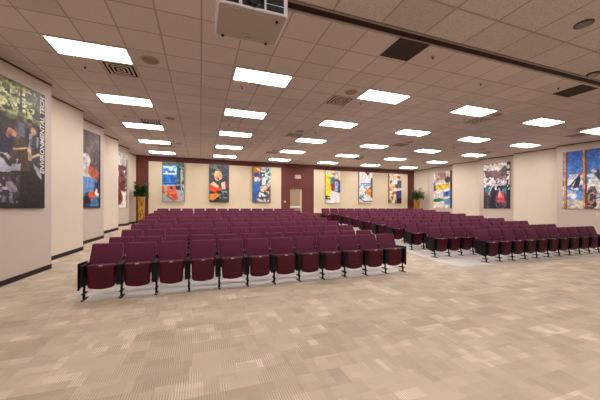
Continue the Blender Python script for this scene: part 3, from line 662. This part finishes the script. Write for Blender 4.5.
# wall plate on the right wall below the linemen poster
pt = rpt(6.72, 7.98); e = empty('wall_outlet', (pt[0], pt[1], 1.27)); e.rotation_euler = Matrix((RU, -RN, Vector((0, 0, 1)))).transposed().to_euler()
tag(e, 'white wall plate below the lineman poster on the right wall', 'outlet')
m = MB(); m.box(-.045, .045, -.012, -.001, -.06, .06, bev=.003); m.build('cover_plate', WHITEM, e)
m = MB(); m.box(-.016, .016, -.018, -.011, -.035, -.008); m.box(-.016, .016, -.018, -.011, .008, .035); m.build('sockets', mat('socket_grey', (170, 166, 160), .4), e)

# ------------------------------------------------------------------ potted plants
LEAF = mat('leaf_green', (44, 92, 40), .45, var=.45, vscale=8)
def plant(label, x, y, R, top, seed):
    z = .667; r = empty('potted_plant', (x, y, z)); tag(r, label, 'plant', 'plants in the back corners')
    m = MB(); a = .13; b = .15
    hv = 1.38
    for z0, z1, w0, w1 in ((0, .06, .155, .155), (.06, hv - .08, .125, .14), (hv - .08, hv, .16, .165)):
        pts0 = [(-w0, -w0, z0), (w0, -w0, z0), (w0, w0, z0), (-w0, w0, z0)]; pts1 = [(-w1, -w1, z1), (w1, -w1, z1), (w1, w1, z1), (-w1, w1, z1)]
        v = [m.bm.verts.new(q) for q in pts0 + pts1]
        m.bm.faces.new(v[:4][::-1]); m.bm.faces.new(v[4:])
        for i in range(4): m.bm.faces.new([v[i], v[(i + 1) % 4], v[4 + (i + 1) % 4], v[4 + i]])
    pot = m.build('pedestal_vase', GOLD, r)
    m = MB(); m.box(-.145, .145, -.145, .145, hv - .005, hv + .006); m.build('soil', mat('soil', (46, 32, 24), .9, bump=.6), pot)
    rr = random.Random(seed); bm = bmesh.new(); sb = MB()
    for s in range(46):
        az = rr.random() * 2 * math.pi; lean = rr.uniform(.25, 1.5); L = rr.uniform(.5, 1) * top
        base = Vector((rr.uniform(-.06, .06), rr.uniform(-.06, .06), hv)); prev = None
        d_ = Vector((math.cos(az) * math.sin(lean * .5), math.sin(az) * math.sin(lean * .5), math.cos(lean * .5))); p_ = base.copy(); pts = [p_.copy()]
        for k in range(7):
            p_ = p_ + d_ * L / 7; d_ = (d_ + Vector((math.cos(az) * .13 * lean, math.sin(az) * .13 * lean, -.13 * lean))).normalized(); 
            h_ = math.hypot(p_.x, p_.y)
            if h_ > R: p_.x *= R / h_; p_.y *= R / h_
            pts.append(p_.copy())
        for q0, q1 in zip(pts, pts[1:]):
            if (q1 - q0).length > 1e-4: sb.cyl(q0, q1, .004, n=4)
        for k, q in enumerate(pts[2:]):
            for sd in (-1, 1):
                t = (pts[k + 2] - pts[k + 1]).normalized(); side = t.cross(Vector((0, 0, 1)));
                side = side.normalized() * sd if side.length > .01 else Vector((sd, 0, 0))
                dl = (side * .8 + t * .6 + Vector((0, 0, rr.uniform(-.5, .2)))).normalized(); ll = rr.uniform(.14, .22); wl = rr.uniform(.03, .05)
                up = dl.cross(Vector((rr.uniform(-.4, .4), rr.uniform(-.4, .4), 1))).normalized() * wl
                a_ = q; mid = q + dl * ll * .45 + Vector((0, 0, .012)); tip = q + dl * ll - Vector((0, 0, .02))
                vv = [bm.verts.new(c) for c in (a_, mid + up, tip, mid - up)]; vc = bm.verts.new(mid - Vector((0, 0, .012)))
                for i in range(4): bm.faces.new([vv[i], vv[(i + 1) % 4], vc])
    k = MB(); k.bm.free(); k.bm = bm; k.build('leaves', LEAF, r, norm=False)
    sb.build('stems', mat('stem_green', (60, 78, 36), .6), r)
plant('leafy green plant in a tall gold vase in the left back corner', -2.82, 16.12, .25, .85, 5)
plant('leafy green plant in a gold vase in the right back corner', 14.48, 16.05, .40, .98, 9)

# ------------------------------------------------------------------ light, camera, look
w = bpy.data.worlds.new('World'); SC.world = w; w.use_nodes = True
w.node_tree.nodes['Background'].inputs[0].default_value = (.5, .45, .4, 1); w.node_tree.nodes['Background'].inputs[1].default_value = .02
cam = bpy.data.cameras.new('camera'); co = bpy.data.objects.new('camera', cam); COL.objects.link(co)
cam.sensor_width = 36; cam.sensor_fit = 'HORIZONTAL'; cam.lens = 281.1 / 600 * 36; cam.shift_y = 7.6 / 600; cam.clip_start = .05; cam.clip_end = 200
co.location = (0, 0, CAMZ)
Rz = Matrix.Rotation(-.3404, 4, 'Z'); Rx = Matrix.Rotation(math.pi / 2, 4, 'X'); Rr = Matrix.Rotation(.0022, 4, 'Z')
co.matrix_world = Matrix.Translation(co.location) @ Rz @ Rx @ Rr
SC.camera = co
SC.view_settings.view_transform = 'Standard'; SC.view_settings.look = 'None'; SC.view_settings.gamma = 1; SC.view_settings.use_curve_mapping = False
SC.view_settings.exposure = 0.48
SC.cycles.max_bounces = 8; SC.cycles.diffuse_bounces = 5; SC.cycles.use_denoising = True
